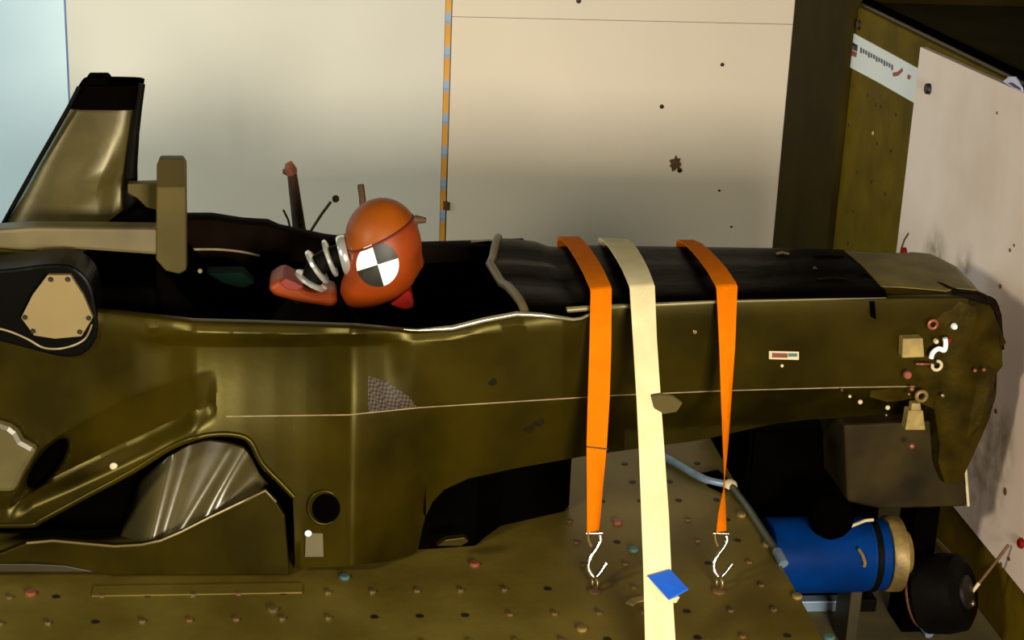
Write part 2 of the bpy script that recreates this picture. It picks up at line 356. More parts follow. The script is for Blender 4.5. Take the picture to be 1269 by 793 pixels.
# ================================================================== RACE CAR CHASSIS
Y0 = -.03
ch = thing('race_car_chassis', 'dark olive carbon race car chassis with open cockpit strapped to the sled', 'race car', (.3, Y0, 0))
TOP = [(-90, 380), (118, 384), (160, 388), (240, 397), (320, 399), (440, 403), (515, 410), (560, 407), (600, 397), (640, 389.5), (670, 391), (715, 397), (728, 392), (745, 380), (760, 377), (900, 372.5), (1000, 370), (1100, 368), (1200, 367)]
BOT = [(-90, 652), (0, 650), (40, 650), (50, 645), (100, 618), (165, 583), (210, 555), (240, 543), (262, 538), (290, 538), (310, 546), (325, 574), (350, 600), (363, 613), (366, 704), (420, 702), (480, 696), (512, 687), (524, 676), (527, 641), (536, 622), (550, 607), (580, 593), (640, 580), (720, 566), (760, 560), (870, 545), (950, 527), (1000, 520), (1100, 515), (1200, 507)]
PLAN = [(-90, -.352), (0, -.354), (118, -.356), (180, -.363), (215, -.372), (238, -.3835), (244, -.384), (254, -.380), (268, -.375), (300, -.370), (340, -.3685), (380, -.3705), (402, -.3745), (424, -.386), (433, -.393), (440, -.393), (455, -.384), (480, -.374), (520, -.364), (600, -.345), (660, -.330), (698, -.321), (722, -.302), (728, -.290), (738, -.273), (750, -.264), (765, -.260), (900, -.242), (1060, -.224), (1200, -.205)]
L1 = [(10, 618), (18, 613), (30, 589), (50, 556), (83, 533), (149, 496), (200, 477), (247, 463), (262, 460)]
L2 = [(10, 640), (40, 612), (89, 590), (179, 548), (258, 508), (268, 503)]
KA = [(-90, 614), (10, 614), *L1[1:], (300, 470), (745, 491), (900, 484), (1200, 478)]
KB = [(-90, 634), (10, 634), *L2[1:], (300, 510), (745, 520), (900, 500), (1200, 490)]
def ss(x): x = min(1, max(0, x)); return x*x*(3-2*x)
def skinY(px, py, plain=False):
    Y = (itp(px-7, PLAN)+2*itp(px-3.5, PLAN)+3*itp(px, PLAN)+2*itp(px+3.5, PLAN)+itp(px+7, PLAN))/9 if px < 690 else itp(px, PLAN)
    t = itp(px, TOP)
    d = py-t
    if d < 14 and px < 700: Y += .010*(1-d/14)*ss((px-100)/40)*ss((700-px)/60)
    if d < 4: Y += .006*(1-d/4)**2
    Y -= .028*ss((py-430)/300)*ss((560-px)/60)              # the side flares outwards towards the sill
    if px > 450: Y += .00026*max(0, py-(t+12))*ss((px-450)/110)     # the tub narrows towards its keel
    if not plain:
        if 160 < px < 515:
            gc = itp(px, [(178, 421), (300, 422), (440, 421), (495, 418)]); gw = ss((px-160)/60)*ss((515-px)/40)
            Y += .016*gw*(ss((py-gc+9)/18)-ss((py-gc-9)/120))
        if px < 268:
            a = itp(px, KA); b_ = itp(px, KB)
            if a < py < b_+30:
                D = itp(px, [(-90, .006), (10, .006), (30, .03), (92, .038), (150, .036), (230, .026), (258, .012), (268, .0)])
                Y += D*(min(1, (py-a)/((b_-a)*.85)))*ss((b_+22-py)/34)
        if px < 110:
            ex = (px-59)*.62+(py-574)*-.78; ey = (px-59)*.78+(py-574)*.62
            Y += .05*ss((1-(ex/44)**2-(ey/17)**2)/.9)
        if 366 < px < 527: Y += .010*ss((py-640)/60)
        if 500 < px <= 527: Y += .03*ss((px-500)/27)*ss((py-600)/30)
        if 430 < px < 730 and py > 500: Y += .00018*(py-500)*ss((px-430)/60)
        if px > 745:
            rl = itp(px, [(745, 491), (900, 484), (1200, 478)])
            if py > rl: Y += min(.11, .0026*(py-rl))*ss((px-745)/30)
    return Y
cols = sorted(set([*range(-90, 1201, 6)]+[*range(-6, 280, 3)]+[round(a[0], 1) for a in BOT if a[0] < 1200]+[round(a[0], 1) for a in PLAN]+[363.5, 364.5, 365.2, 525.5, 236, 244, 250, 428, 436]))
KA = [(-90, 614), (10, 614), *L1[1:], (300, 470), (745, 491), (900, 484), (1200, 478)]
KB = [(-90, 634), (10, 634), *L2[1:], (300, 510), (745, 520), (900, 500), (1200, 490)]
def skin_rows(px):
    t = itp(px, TOP); b_ = itp(px, BOT); g = itp(px, [(178, 421), (300, 422), (440, 421), (495, 418)])
    A = itp(px, KA); B = itp(px, KB)
    gh = 8*ss((px-178)/50)*ss((495-px)/30)+2 if 178 < px < 495 else 4
    keys = [(t, 0), (t+4, 3), (g-gh*1.25, 2), (g-gh*.7, 4), (g+gh*.7, 2), (g+gh*1.25, 4), (A, 8), (A+6, 5), (B+5, 12), (b_, 10)]
    ys = [t]; cur = t
    for y, n in keys[1:]:
        y = min(max(y, cur+.3), b_-.2*(y < b_)); y = max(y, cur)
        for k in range(1, n+1): ys.append(cur+(y-cur)*k/n)
        cur = y
    ys[-1] = max(b_, ys[-2]); return ys
def skin_grid(mirror=False, cols=cols):
    G = []
    for px in cols:
        c = []
        for py in skin_rows(px):
            p = PY(px, py, skinY(px, py, mirror))
            if mirror: p = np.array([p[0], 2*Y0-p[1], p[2]])
            c.append(p)
        G.append(c)
    return G
shell('side_panel', skin_grid(), (0, .014, 0), (OLIVE, MATT), ch, math.radians(25))
# far side: plain mirror image
cf = [c for c in cols if c % 12 == 0 or c in (366, 527)]
shell('far_side_panel', skin_grid(True, cf), (0, -.014, 0), (OLIVE, MATT), ch)

# front deck closing the tub over the legs
def topedge(px):
    p = PY(px, itp(px, TOP), skinY(px, itp(px, TOP), True)); return p
secs = []
for px in [652, 660, 668, 680, 700, 716, 728, 745, 760, 800, 860, 900, 960, 1020, 1060, 1100]:
    p = topedge(px); hw = Y0-p[1]; zt = .588+.0*(px > 745); sec = []
    rise = itp(px, [(652, .018), (700, .022), (730, .02), (760, .012), (1100, .012)])
    for u, v in ((0, 0), (.02, .45), (.06, .8), (.13, 1), (.24, 1.02), (.32, .6 if px < 745 else 1.0), (.40, .9 if px < 745 else 1.15), (.5, 1.35), (.60, .9 if px < 745 else 1.15), (.68, .6 if px < 745 else 1.0), (.76, 1.02), (.87, 1), (.94, .8), (.98, .45), (1, 0)):
        x = p[0]
        if px < 700: x += (.5-abs(u-.5))*-.10*(700-px)/48
        sec.append(np.array([x, p[1]+2*hw*u, p[2]+rise*v]))
    secs.append(sec)
shell('front_deck', secs, (0, 0, -.012), (DECK, MATT), ch, math.radians(28))
# dash hoop at the front of the opening
tube('cockpit_rim', [s+np.array([-.002, 0, .002]) for s in secs[0]], .010, BEAM, ch, 8)
# shiny cockpit edge
E1 = [PY(px, itp(px, TOP)-.5, skinY(px, itp(px, TOP), True)-.012) for px in range(500, 760, 10)]
tube('edge_moulding', E1, [.0015+.0045*ss((i)/6)*(1-.6*ss((i-14)/10)) for i in range(len(E1))], mat('polished_edge', (190, 180, 150), .2, .7), ch, 8)
E2 = [PY(px, itp(px, [(702, 384), (740, 381), (900, 373.5), (1100, 369)]), itp(px, [(702, -.29), (740, -.28), (760, -.262), (900, -.245), (1100, -.222)])) for px in range(702, 1100, 12)]
tube('deck_edge_highlight', E2, [.006*(1-i/len(E2))+.0008 for i in range(len(E2))], mat('edge_highlight_satin', (150, 140, 100), .3, .5), ch, 8)  # bright tube drawn as the highlight along the deck edge
# black core blocks added to stop light and keep the inside black
core = [PY(x, y, -.25) for x, y in ((735, 392), (1190, 384), (1190, 486), (1000, 508), (870, 530), (735, 552))]
prism('black_core_front', [np.array([p[0], -.125, p[2]]) for p in core], (0, .15, 0), MATT, ch)
box('seat_shell', (-.85, -.24, .205), (.60, .14, .27), MATT, ch, .01)
box('black_core_floor', (-.85, -.20, .02), (.2, .10, .205), MATT, ch, .01)
box('rear_bulkhead', (-.85, -.24, .27), (-.32, .16, .61), MATT, ch, .01)
pts = [(-.32, 0, .27), (-.32, 0, .66), (-.12, 0, .40), (.1, 0, .28)]
prism('seat_back', [(a, -.22, c) for a, _, c in pts], (0, .34, 0), MATT, ch)
# head protection padding along the far rim
pad = []
for px, py in ((228, 264), (262, 264), (300, 270), (332, 272), (345, 278), (400, 290), (440, 296), (520, 301), (600, 299), (650, 297)):
    p = PY(px, py+2, .245); hgt = itp(px, [(228, .085), (330, .07), (345, .05), (440, .03), (650, .02)])
    pad.append([p+np.array([0, a, c*hgt]) for a, c in ((-.02, -.1), (-.008, -.02), (.02, 0), (.035, -.1), (.035, -1.6), (-.025, -1.6))])
loft('far_head_padding', pad, BROWN, ch)
tube('pad_piping', smoothline([PY(x, y, .215) for x, y in ((236, 309), (270, 309), (300, 312), (322, 317))]), .003, LINE, ch, 6)
pprism('green_pad', ((255, 338), (300, 337), (316, 352), (300, 358), (275, 351)), .03, .05, GREEN, ch, .004)
disc('belt_button', PY(248, 336, -.05), (0, -1, .3), .006, .006, BOLT, ch, 8)
# scribe line along the side
ref = [(280, 516), (360, 515), (432, 514), (520, 505), (600, 500), (720, 492.5), (735, 491.5), (760, 490), (900, 484), (1050, 480), (1185, 478)]
rl = []
for i in range(len(ref)-1):
    for k in range(12):
        a = k/12; x = ref[i][0]*(1-a)+ref[i+1][0]*a; y = ref[i][1]*(1-a)+ref[i+1][1]*a; rl.append(PY(x, y, skinY(x, y)-.0006))
tube('scribe_line', rl, .0014, LINE, ch, 6)
lf = []
for i in range(25):
    ex = -38+76*i/24; hw_ = 12.5*math.sqrt(max(0, 1-(ex/38.2)**2)); col_ = []
    for j in range(7):
        ey = -hw_+2*hw_*j/6; x = 59+ex*.62+ey*.78; y = 574-ex*.78+ey*.62; col_.append(PY(x, y, skinY(x, y)-.004))
    lf.append(col_)
shell('recess_shade', lf, (0, .002, 0), (MATT, MATT), ch)  # black patch painting the shade inside the recess
# glinting weave patch
WM = bpy.data.materials.new('shimmering_weave'); WM.use_nodes = True; nt = WM.node_tree; N = nt.nodes; L = nt.links; b = N['Principled BSDF']; b.inputs['Roughness'].default_value = .35
tc = N.new('ShaderNodeTexCoord'); ck = N.new('ShaderNodeTexChecker'); ck.inputs['Scale'].default_value = 170; L.new(tc.outputs['Object'], ck.inputs['Vector'])
mp = N.new('ShaderNodeMapping'); mp.inputs['Rotation'].default_value = (0, .6, 0); L.new(tc.outputs['Object'], mp.inputs[0]); L.new(mp.outputs[0], ck.inputs['Vector'])
ck.inputs[1].default_value = (*s2l((84, 66, 44)), 1); ck.inputs[2].default_value = (*s2l((34, 38, 44)), 1); b.inputs['Specular IOR Level'].default_value = .15; L.new(ck.outputs[0], b.inputs['Base Color'])
wg = []
for i in range(21):
    x = 456+3*i; y0_ = itp(x, [(456, 466), (480, 473), (505, 490), (516, 503)]); y1_ = itp(x, [(456, 511), (485, 508), (516, 504)])
    wg.append([PY(x, y0_+(y1_-y0_)*j/8, skinY(x, y0_+(y1_-y0_)*j/8)-.0012) for j in range(9)])
shell('weave_patch', wg, (0, .001, 0), (WM, WM), ch)
# round mounting hole low on the side
hc = PY(404, 630, skinY(404, 630)-.0005); hn = (0, -1, .12)
hp_ = [(404+17.5*math.cos(2*math.pi*k/24), 630+18*math.sin(2*math.pi*k/24)) for k in range(24)]
prism('mount_hole', [PY(x, y, skinY(x, y)-.0015) for x, y in hp_], (0, .001, 0), MATT, ch)
tube('hole_rim', [PY(404-2+20*math.cos(2*math.pi*k/28), 630-1+20.5*math.sin(2*math.pi*k/28), skinY(404, 630+20*math.sin(2*math.pi*k/28))-.001) for k in range(29)], .0035, OLIVE, ch, 8)
lp = [PY(x, y, skinY(390, 672)-.004) for x, y in ((379, 661), (400, 661), (401, 690), (378, 690))]
prism('paper_label', lp, (0, .003, 0), mat('grey_paper', (86, 78, 50), .7), ch)
disc('bright_rivet', PY(382, 661, skinY(382, 661)-.004), (0, -1, 0), .008, .004, WHITE, ch, 10, 1)
disc('bright_rivet', PY(141, 578, skinY(141, 578)-.001), (0, -1, 0), .009, .004, CREAM, ch, 10, 1)
for q in ((667, 522), (655, 530)): disc('scuff', PY(*q, skinY(*q)-.0005), (0, -1, 0), .013, .0008, mat('dark_scuff', (26, 20, 3), .7, 0, .4, 40, 0, 10, .05), ch, 10)
disc('scuff', PY(610, 473, skinY(610, 473)-.0005), (0, -1, 0), .010, .0008, mat('dark_scuff', (0, 0, 0)), ch, 10)

# rounded lips bordering the side opening
ol = [(-60, 652), (0, 650), (40, 649), (52, 643), (100, 617), (165, 582), (210, 554), (240, 542), (262, 537), (290, 537), (310, 545), (325, 573), (350, 599), (364, 614)]
OLp = smoothline([PY(x, y+1, skinY(min(x, 363), y-1)+.002) for x, y in ol], 4)
tube('opening_lip', OLp, .007, OLIVE, ch, 8)
tube('opening_lip', [PY(364.5, 614, -.372), PY(366, 640, -.372), PY(366, 703, -.352)], .004, OLIVE, ch, 8)
# bright curved scoop inside the opening
U = 26; Vn = 14; G = []
up = [(160, 622), (175, 596), (205, 569), (232, 553), (256, 546), (285, 550), (304, 557), (314, 574), (322, 590), (333, 603)]
lo = [(150, 664), (165, 668), (182, 672), (197, 672), (208, 671), (222, 664), (245, 652), (272, 637), (300, 622), (334, 606)]
for i in range(U+1):
    s = i/U*(len(up)-1); k = min(int(s), len(up)-2); f_ = s-k
    a = np.array(up[k])*(1-f_)+np.array(up[k+1])*f_; c = np.array(lo[k])*(1-f_)+np.array(lo[k+1])*f_; colm = []
    for j in range(Vn+1):
        v = j/Vn; q = a*(1-v)+c*v; u = i/U
        Y = -.318-.050*v+.016*v*(1-v)-.011*math.sin(2*math.pi*(u*2.0-.15))*(1-.35*v)-.006*math.sin(2*math.pi*(u*4.3+.3))*(1-.5*v)
        if u < .28: Y += .13*(1-u/.28)**1.6
        colm.append(PY(q[0], q[1], Y))
    G.append(colm)
shell('side_scoop', G, (0, .01, 0), (SILVER, MATT), ch, math.radians(60))
# lower lip plate in front of the opening, standing on the sled
lip = [(-60, 700), (0, 686), (33, 673), (66, 670), (109, 674), (142, 677), (175, 675), (199, 670), (225, 659), (260, 641), (300, 622), (329, 608), (342, 622), (353, 640), (358, 704), (358, 713), (132, 713), (109, 708), (79, 700), (33, 697), (-60, 704)]
lipc = [PY(x, y, -.395) for x, y in lip]
prism('sill_plate', lipc, (0, .02, 0), OLIVE, ch, .003)
tube('sill_bead', [PY(x, y, -.397) for x, y in lip[2:13]], .003, mat('sill_edge', (112, 96, 54), .3, .3), ch, 6)
pprism('sill_shoe', ((-60, 699), (40, 699), (80, 701), (120, 709), (-60, 709)), -.40, .06, OLIVED, ch, .002)

pprism('rear_bulge', ((-60, 527), (0, 524), (12, 528), (21, 535), (27, 546), (47, 557), (30, 586), (18, 611), (-60, 612)), -.392, .03, mat('lit_olive_bulge', (92, 82, 48), .35, 0, .25, 9), ch, .012)  # same skin as the side; its brightness is put into the colour
# round-cornered housing with a bolted cover
hz = [(-40, 338), (20, 333), (50, 329), (84, 329), (104, 341), (114, 358), (118, 378), (121, 400), (119, 420), (110, 434), (97, 442), (78, 443), (50, 437), (0, 424), (-40, 418)]
hs = smoothline([PY(x, y, -.37) for x, y in hz], 3)
prism('cover_housing', hs, (0, .12, 0), BLACK, ch, .006)
tube('housing_seam', smoothline([PY(x, y, -.373) for x, y in ((-20, 403), (10, 410), (34, 420), (55, 431), (80, 431), (104, 421), (114, 402))]), .0022, LINE, ch, 6)
cp = [(59, 341), (87, 341), (103, 366), (115, 394), (101, 417), (68, 420), (42, 416), (26, 394), (40, 366)]
cov = pprism('cover_plate', cp, -.388, .014, mat('dull_cream_alloy', (128, 110, 70), .5, 0, .06, 8, 0, 10, .3), ch, .0015)
for q in ((63, 346), (84, 346), (110, 394), (99, 411), (41, 410), (31, 393)): o = disc('cover_bolt', PY(*q, -.388), (0, -1, 0), .0055, .004, DARKBOLT, None, 6); attach(o, cov)

# roll hoop with intake
hoop = []
for py, l_, r_, hw in ((292, -6, 182, .105), (284, -2, 168, .10), (265, 9, 163, .095), (245, 20, 160, .09), (220, 34, 160.5, .082), (200, 45, 163, .078), (180, 56.5, 165.5, .074), (160, 68, 168, .07), (145, 76, 170, .067), (128, 86.5, 172.5, .064)):
    A_ = PY(l_, py, 0); B_ = PY(r_, py, 0); c_ = (A_+B_)/2; hl = (B_[0]-A_[0])/2; z = c_[2]; sec = []
    for k in range(40):
        th = 2*math.pi*k/40; e_ = .42
        cx_ = abs(math.cos(th))**e_*math.copysign(1, math.cos(th)); sy_ = abs(math.sin(th))**e_*math.copysign(1, math.sin(th))
        bul = 1+.22*math.exp(-((cx_-.35)/.3)**2)*math.exp(-((py-215)/28)**2) - .25*math.exp(-((cx_-.78)/.18)**2)*math.exp(-((py-230)/30)**2)
        sec.append(np.array([c_[0]+hl*cx_, Y0+.05+hw*sy_*bul, z+(B_[2]-A_[2])/2*cx_*.6]))
    hoop.append(sec)
hp = loft('roll_hoop', hoop, HOOP, ch)
intake = []
for py, l_, r_, hw in ((129, 85.5, 173, .066), (118, 92, 175, .066), (106, 98, 177, .064), (101, 101, 178, .058)):
    A_ = PY(l_, py, 0); B_ = PY(r_, py, 0); c_ = (A_+B_)/2; hl = (B_[0]-A_[0])/2
    intake.append([np.array([c_[0]+hl*abs(math.cos(2*math.pi*k/32))**.42*math.copysign(1, math.cos(2*math.pi*k/32)), hw*abs(math.sin(2*math.pi*k/32))**.42*math.copysign(1, math.sin(2*math.pi*k/32)), c_[2]]) for k in range(32)])
loft('intake_rim', intake, MATT, ch)
pprism('intake_tab', ((102, 106), (106, 97), (130, 97), (134, 102), (134, 107)), -.04, .07, MATT, ch, .003)
def hoopedge(off): return [PY(x+off, y, -.06) for x, y in ((0, 283), (22, 243), (45, 202), (68, 162), (86, 130), (97, 108))]
tube('hoop_edge_strip', hoopedge(1), .005, RUBBER, ch, 8)
tube('hoop_edge_strip', [PY(x, y, -.055) for x, y in ((176, 104), (172, 130), (167, 165), (163, 205), (161, 235), (163, 256), (172, 272), (186, 282))], [.007, .008, .010, .013, .017, .02, .02, .012], RUBBER, ch, 8)
# shoulder beam beneath the hoop, upright bar and its bracket
beam = [PY(x, y, -.23) for x, y in ((-40, 287), (40, 282), (196, 284), (200, 317), (100, 310), (40, 313), (-40, 306))]
o = prism('shoulder_beam', beam, (0, .06, 0), BEAM, ch, .008)
o = pprism('shoulder_fairing', ((-40, 304), (20, 310), (60, 312), (110, 310), (80, 322), (30, 332), (-40, 336)), -.235, .08, OLIVE, ch, .006)
post = [PY(x, y, -.235) for x, y in ((194, 205), (197, 197), (226, 197), (230, 204), (231, 335), (222, 340), (205, 336), (193, 322))]
prism('upright_bar', post, (0, .035, 0), mat('olive_bar', (72, 60, 18), .5, 0, .2, 9, 0, 9, .2), ch, .004)
pprism('upright_shaded_face', ((195, 232), (195.5, 204), (198.5, 197.5), (225, 197.5), (228, 204), (229, 232)), -.238, .004, mat('olive_bar_shaded', (52, 42, 12), .6, 0, .2, 9, 0, 9, .1), ch)  # darker face puts the shade of the tilted upper part into colour
pprism('bar_bracket', ((158, 228), (196, 227), (196, 263), (182, 258), (170, 246), (158, 240)), -.12, .03, mat('olive_bar', (0, 0, 0)), ch, .003)
pprism('hoop_root', ((120, 292), (150, 272), (172, 258), (190, 262), (200, 272), (200, 295)), -.14, .22, MATT, ch, .01)

# nose, crumpled against the board
rng = np.random.RandomState(5)
nose = []
st_ = [(1096, 321, 367.5, 490, .172, .0), (1120, 324, 369, 496, .172, .001), (1150, 328, 370, 494, .173, .002), (1178, 334, 371, 505, .175, .004), (1192, 339, 372, 575, .178, .006), (1210, 345, 374, 600, .178, .008), (1226, 354, 380, 596, .174, .010), (1238, 378, 392, 560, .165, .010), (1243, 410, 420, 520, .150, .010)]
for (px, yt, ye, yb, hw, nzm) in st_:
    Yn = Y0-hw; pe = PY(px, ye, Yn); pb = PY(px, yb, Yn+.03); sec = []; zt = pe[2]; zb = pb[2]; x = min(pe[0], BX-.012)
    prof = [(-.82, zt+.012), (-.5, zt+.016), (0, zt+.018), (.5, zt+.016), (.82, zt+.012), (.97, zt-.004), (1, zt-.03)]
    for i in range(1, 8): prof.append((1-.12*(i/7)**2, zt-.03+(zb-zt+.03)*i/7))
    prof += [(.5, zb-.005), (0, zb-.008), (-.5, zb-.005)]
    for i in range(7, 0, -1): prof.append((-1+.12*(i/7)**2, zt-.03+(zb-zt+.03)*i/7))
    prof += [(-1, zt-.03), (-.97, zt-.004)]
    for a, z in prof:
        d = rng.normal(size=3)*nzm*.6; q = np.array([x, Y0+a*hw, z])+d; q[0] = min(q[0], BX-.006); sec.append(q)
    nose.append(sec)
nz_ = loft('nose_section', nose, OLIVE2, ch, auto=math.radians(24))
ncv = [[np.array(sec[i])+np.array([0, 0, .003]) for i in range(5)] for sec in nose[:8]]
shell('nose_lit_top', ncv, (0, 0, -.002), (mat('lit_olive_top', (104, 90, 36), .5, 0, .35, 12, .3, 20, .3), MATT), ch)  # lighter shell paints the lit top of the nose
# torn skin at the nose tip
tl = [np.array(nose[3][0])+np.array([0, .05, .004])]+[np.array(nose[i][0])*.5+np.array(nose[i][-1])*.5+np.array([.002, -.001, .002]) for i in (4, 5, 6, 7)]+[np.array(nose[8][-2])]
tl = smoothline(tl, 4); tl = [p+rng.normal(size=3)*.0015 for p in tl]
tube('torn_skin', tl, [.004+.009*math.sin(math.pi*min(1, (i+1)/len(tl)))*(.7+.3*rng.rand()) for i in range(len(tl))], mat('torn_brown_carbon', (18, 10, 5), .8, 0, .4, 40, .4, 60, .05), ch, 7)
# scraped top opening on the nose deck
pprism('deck_slot', ((1078, 374), (1084, 374), (1086, 396), (1080, 393)), -.226, .006, MATT, ch)
dk = secs[-1][7]
for (x0_, x1_, y_, mm_) in ((1008, 1046, 317, BROWN), (1008, 1012, 334, BOLT), (1012, 1050, 346, BROWN), (962, 978, 315, BOLT), (1068, 1074, 340, BROWN)):
    zz = .600; a_ = PZ(x0_, y_, zz); c_ = PZ(x1_, y_, zz); tube('deck_fitting', [a_, (a_+c_)/2+np.array([0, .006, .003]), c_], .0035, mm_, ch, 6)
# identification plate
NB = skinY(971, 440)-.001
pl = pprism('identity_plate', ((953, 435), (990, 436), (990, 446), (953, 445)), NB-.003, .003, CREAM, ch)
o = pprism('plate_inlay', ((957, 437.5), (976, 438), (976, 443.5), (957, 443)), NB-.0045, .002, mat('inlay_red', (120, 50, 24), .5), None); attach(o, pl)
o = pprism('plate_inlay', ((977, 438), (988, 438), (988, 442), (977, 442)), NB-.0045, .002, mat('inlay_teal', (50, 110, 110), .5), None); attach(o, pl)
disc('rivet', PY(969, 453, NB), (0, -1, 0), .004, .003, CREAM, ch, 8)
disc('rivet', PY(861, 411, skinY(861, 411)-.001), (0, -1, 0), .005, .003, BOLT, ch, 8)
# sensors and fittings on the nose side
NY = -.216
br_ = pprism('sensor_block', ((1119, 420), (1144, 419), (1146, 443), (1118, 444)), NY-.02, .03, mat('beige_block', (150, 128, 70), .5, 0, .3, 40), ch, .003)
ring('cable_ring', PY(1156, 402, NY), (0, -1, 0), .010, .004, PINK, ch, 14)
disc('white_stud', PY(1182, 404, NY), (0, -1, 0), .008, .012, WHITE, ch, 10, 1)
tube('white_cable', smoothline([PY(x, y, NY-.01) for x, y in ((1154, 444), (1156, 437), (1163, 432), (1170, 434), (1172, 426), (1171, 419))]), .006, WHITE, ch, 8)
disc('red_cap', PY(1175, 421, NY-.006), (0, -1, 0), .007, .008, REDM, ch, 8)
disc('white_stud', PY(1159, 422, NY), (0, -1, 0), .006, .01, CREAM, ch, 8)
ring('cable_ring', PY(1161, 453, NY), (0, -1, 0), .011, .004, CREAM, ch, 14, 0, 300)
tube('pin', [PY(1135, 451, NY), PY(1153, 451, NY)], .003, PINK, ch, 6)
disc('red_stud', PY(1124, 464, NY), (0, -1, 0), .010, .008, PINK, ch, 10)
ring('cable_ring', PY(1142, 491, NY), (0, -1, 0), .012, .005, BRASS, ch, 14)
pprism('bracket', ((1126, 509), (1144, 509), (1147, 533), (1122, 533)), NY-.01, .03, mat('beige_block', (0, 0, 0)), ch, .002)
pprism('bracket_tab', ((1130, 500), (1141, 500), (1142, 510), (1129, 510)), NY-.006, .02, mat('beige_block', (0, 0, 0)), ch, .002)
for q, r in (((1066, 498), .006), ((1100, 505), .006), ((1098, 514), .004), ((1130, 482), .006), ((1126, 488), .004), ((1208, 459), .005), ((1219, 458), .005), ((1168, 490), .006), ((1053, 491), .004), ((1043, 483), .003), ((1130, 553), .007)):
    disc('rivet', PY(*q, NY), (0, -1, 0), r, .005, random.choice([CREAM, BOLT, PINK]), ch, 8, 1)

# ================================================================== THINGS UNDER AND BESIDE THE CHASSIS
cr = thing('black_underblock', 'black cradle under the middle of the chassis on the sled plate', 'underblock', PZ(620, 650))  # plain black block filling the space under the tub
foot = [PZ(x, y) for x, y in ((515, 685), (548, 683), (590, 680), (604, 668), (622, 655), (700, 637), (706, 630))]
foot = foot+[np.array([foot[-1][0], .22, 0]), np.array([foot[0][0], .22, 0])]
foot = [np.array([p[0], p[1]+.012, .0]) for p in foot]
prism('block', foot, (0, 0, .20), MATT, cr, .004)
o = pprism('pale_wedge', ((541, 677), (552, 669), (576, 666), (581, 671), (572, 677)), -.375, .02, OLIVE, cr, .002)

lb = thing('nose_load_frame', 'olive steel load box under the nose beside the barrier', 'load frame', PY(1120, 628, -.1))
bx_ = [(1046, 527), (1196, 520), (1199, 628), (1090, 631), (1050, 622)]
pprism('box_body', bx_, -.15, .24, mat('load_box_paint', (44, 34, 10), .6, 0, .6, 7, 0, 10, .12), lb, .006)
tube('edge_bead', [PY(1195, 523, -.153), PY(1196, 575, -.153), PY(1200, 627, -.153)], .0035, CREAM, lb, 6)
p = PY(1145, 632, -.1); box('post', (p[0]-.03, -.13, FZ), (p[0]+.03, -.02, p[2]+.03), MATT, lb, .004)
p2 = PY(1075, 600, 0); box('rear_foot', (p2[0]-.02, .03, FZ), (p2[0]+.05, .09, p2[2]+.05), MATT, lb, .004)

db = thing('dark_cavity_block', 'big black block filling the dark cavity between sled plate and load box', 'cavity block', (1.28, .25, FZ))  # block added to make the cavity here black
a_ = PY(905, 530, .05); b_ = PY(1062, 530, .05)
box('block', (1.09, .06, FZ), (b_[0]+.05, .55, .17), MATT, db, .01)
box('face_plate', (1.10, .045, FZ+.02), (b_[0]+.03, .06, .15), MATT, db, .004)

# blue hydraulic cylinder
cy = thing('hydraulic_cylinder', 'blue steel hydraulic cylinder lying beside the sled plate below the nose', 'cylinder', PY(1030, 740, -.12))
cyY = -.16
c0 = PY(950, 688, cyY); c1 = PY(1094, 690, cyY); c1[2] = c0[2]
def ringsec(c, r, n=36, jit=0): return [np.array([c[0]+jit*random.uniform(-1, 1), c[1]+r*math.cos(2*math.pi*k/n), c[2]+r*math.sin(2*math.pi*k/n)]) for k in range(n)]
rc = .092
L_ = c1[0]-c0[0]
def cxp(t): return np.array([c0[0]+L_*t, c0[1], c0[2]])
loft('barrel', [ringsec(cxp(0), rc*.9), ringsec(cxp(.01), rc), ringsec(cxp(.80), rc), ringsec(cxp(.83), rc*.97)], BLUE, cy)
loft('gland', [ringsec(cxp(.83), rc*.96), ringsec(cxp(.98), rc*.95), ringsec(cxp(1.0), rc*.88)], BLUE, cy)
loft('gland_band', [ringsec(cxp(.855), rc*.965), ringsec(cxp(.87), rc*1.0), ringsec(cxp(.90), rc*1.0), ringsec(cxp(.91), rc*.965)], RUBBER, cy)
loft('end_flange', [ringsec(cxp(1.0), rc*.96), ringsec(cxp(1.02), rc*1.0), ringsec(cxp(1.12), rc*1.0), ringsec(cxp(1.14), rc*.7), ringsec(cxp(1.2), rc*.6)], BRASS, cy)
o = tube('clamp', [PY(1064, 680, cyY-.094), PY(1069, 688, cyY-.096), PY(1072, 697, cyY-.096), PY(1071, 702, cyY-.095)], .004, BRASS, cy, 6)
tube('bright_lip', [PY(1052, 653, cyY-.07), PY(1072, 645, cyY-.055), PY(1082, 644, cyY-.05)], .004, CREAM, cy, 6)
box('saddle', (cxp(.1)[0], cyY-.05, FZ), (cxp(.22)[0], cyY+.05, c0[2]-rc*.8), OLIVED, cy, .003)
box('saddle', (cxp(.7)[0], cyY-.05, FZ), (cxp(.8)[0], cyY+.05, c0[2]-rc*.8), OLIVED, cy, .003)
bo = PY(1030, 640, -.22)  # plain black lump overlapping the top of the barrel
loft('black_lump', [[bo+np.array([.055*math.sin(math.pi*i/8)*math.cos(2*math.pi*k/20), .05*math.sin(math.pi*i/8)*math.sin(2*math.pi*k/20), .055*math.cos(math.pi*i/8)]) for k in range(20)] for i in range(1, 8)], MATT, cy)
rail = thing('guide_rail', 'pale blue guide rail on the floor below the blue cylinder', 'rail', (c0[0]+.05, -.32, FZ))
za = PZ(1000, 742, FZ+.03); zb_ = PZ(1065, 748, FZ+.03)
box('bar', (za[0]-.04, za[1]-.015, FZ), (zb_[0], za[1]+.02, FZ+.03), PALEBLUE, rail, .003)
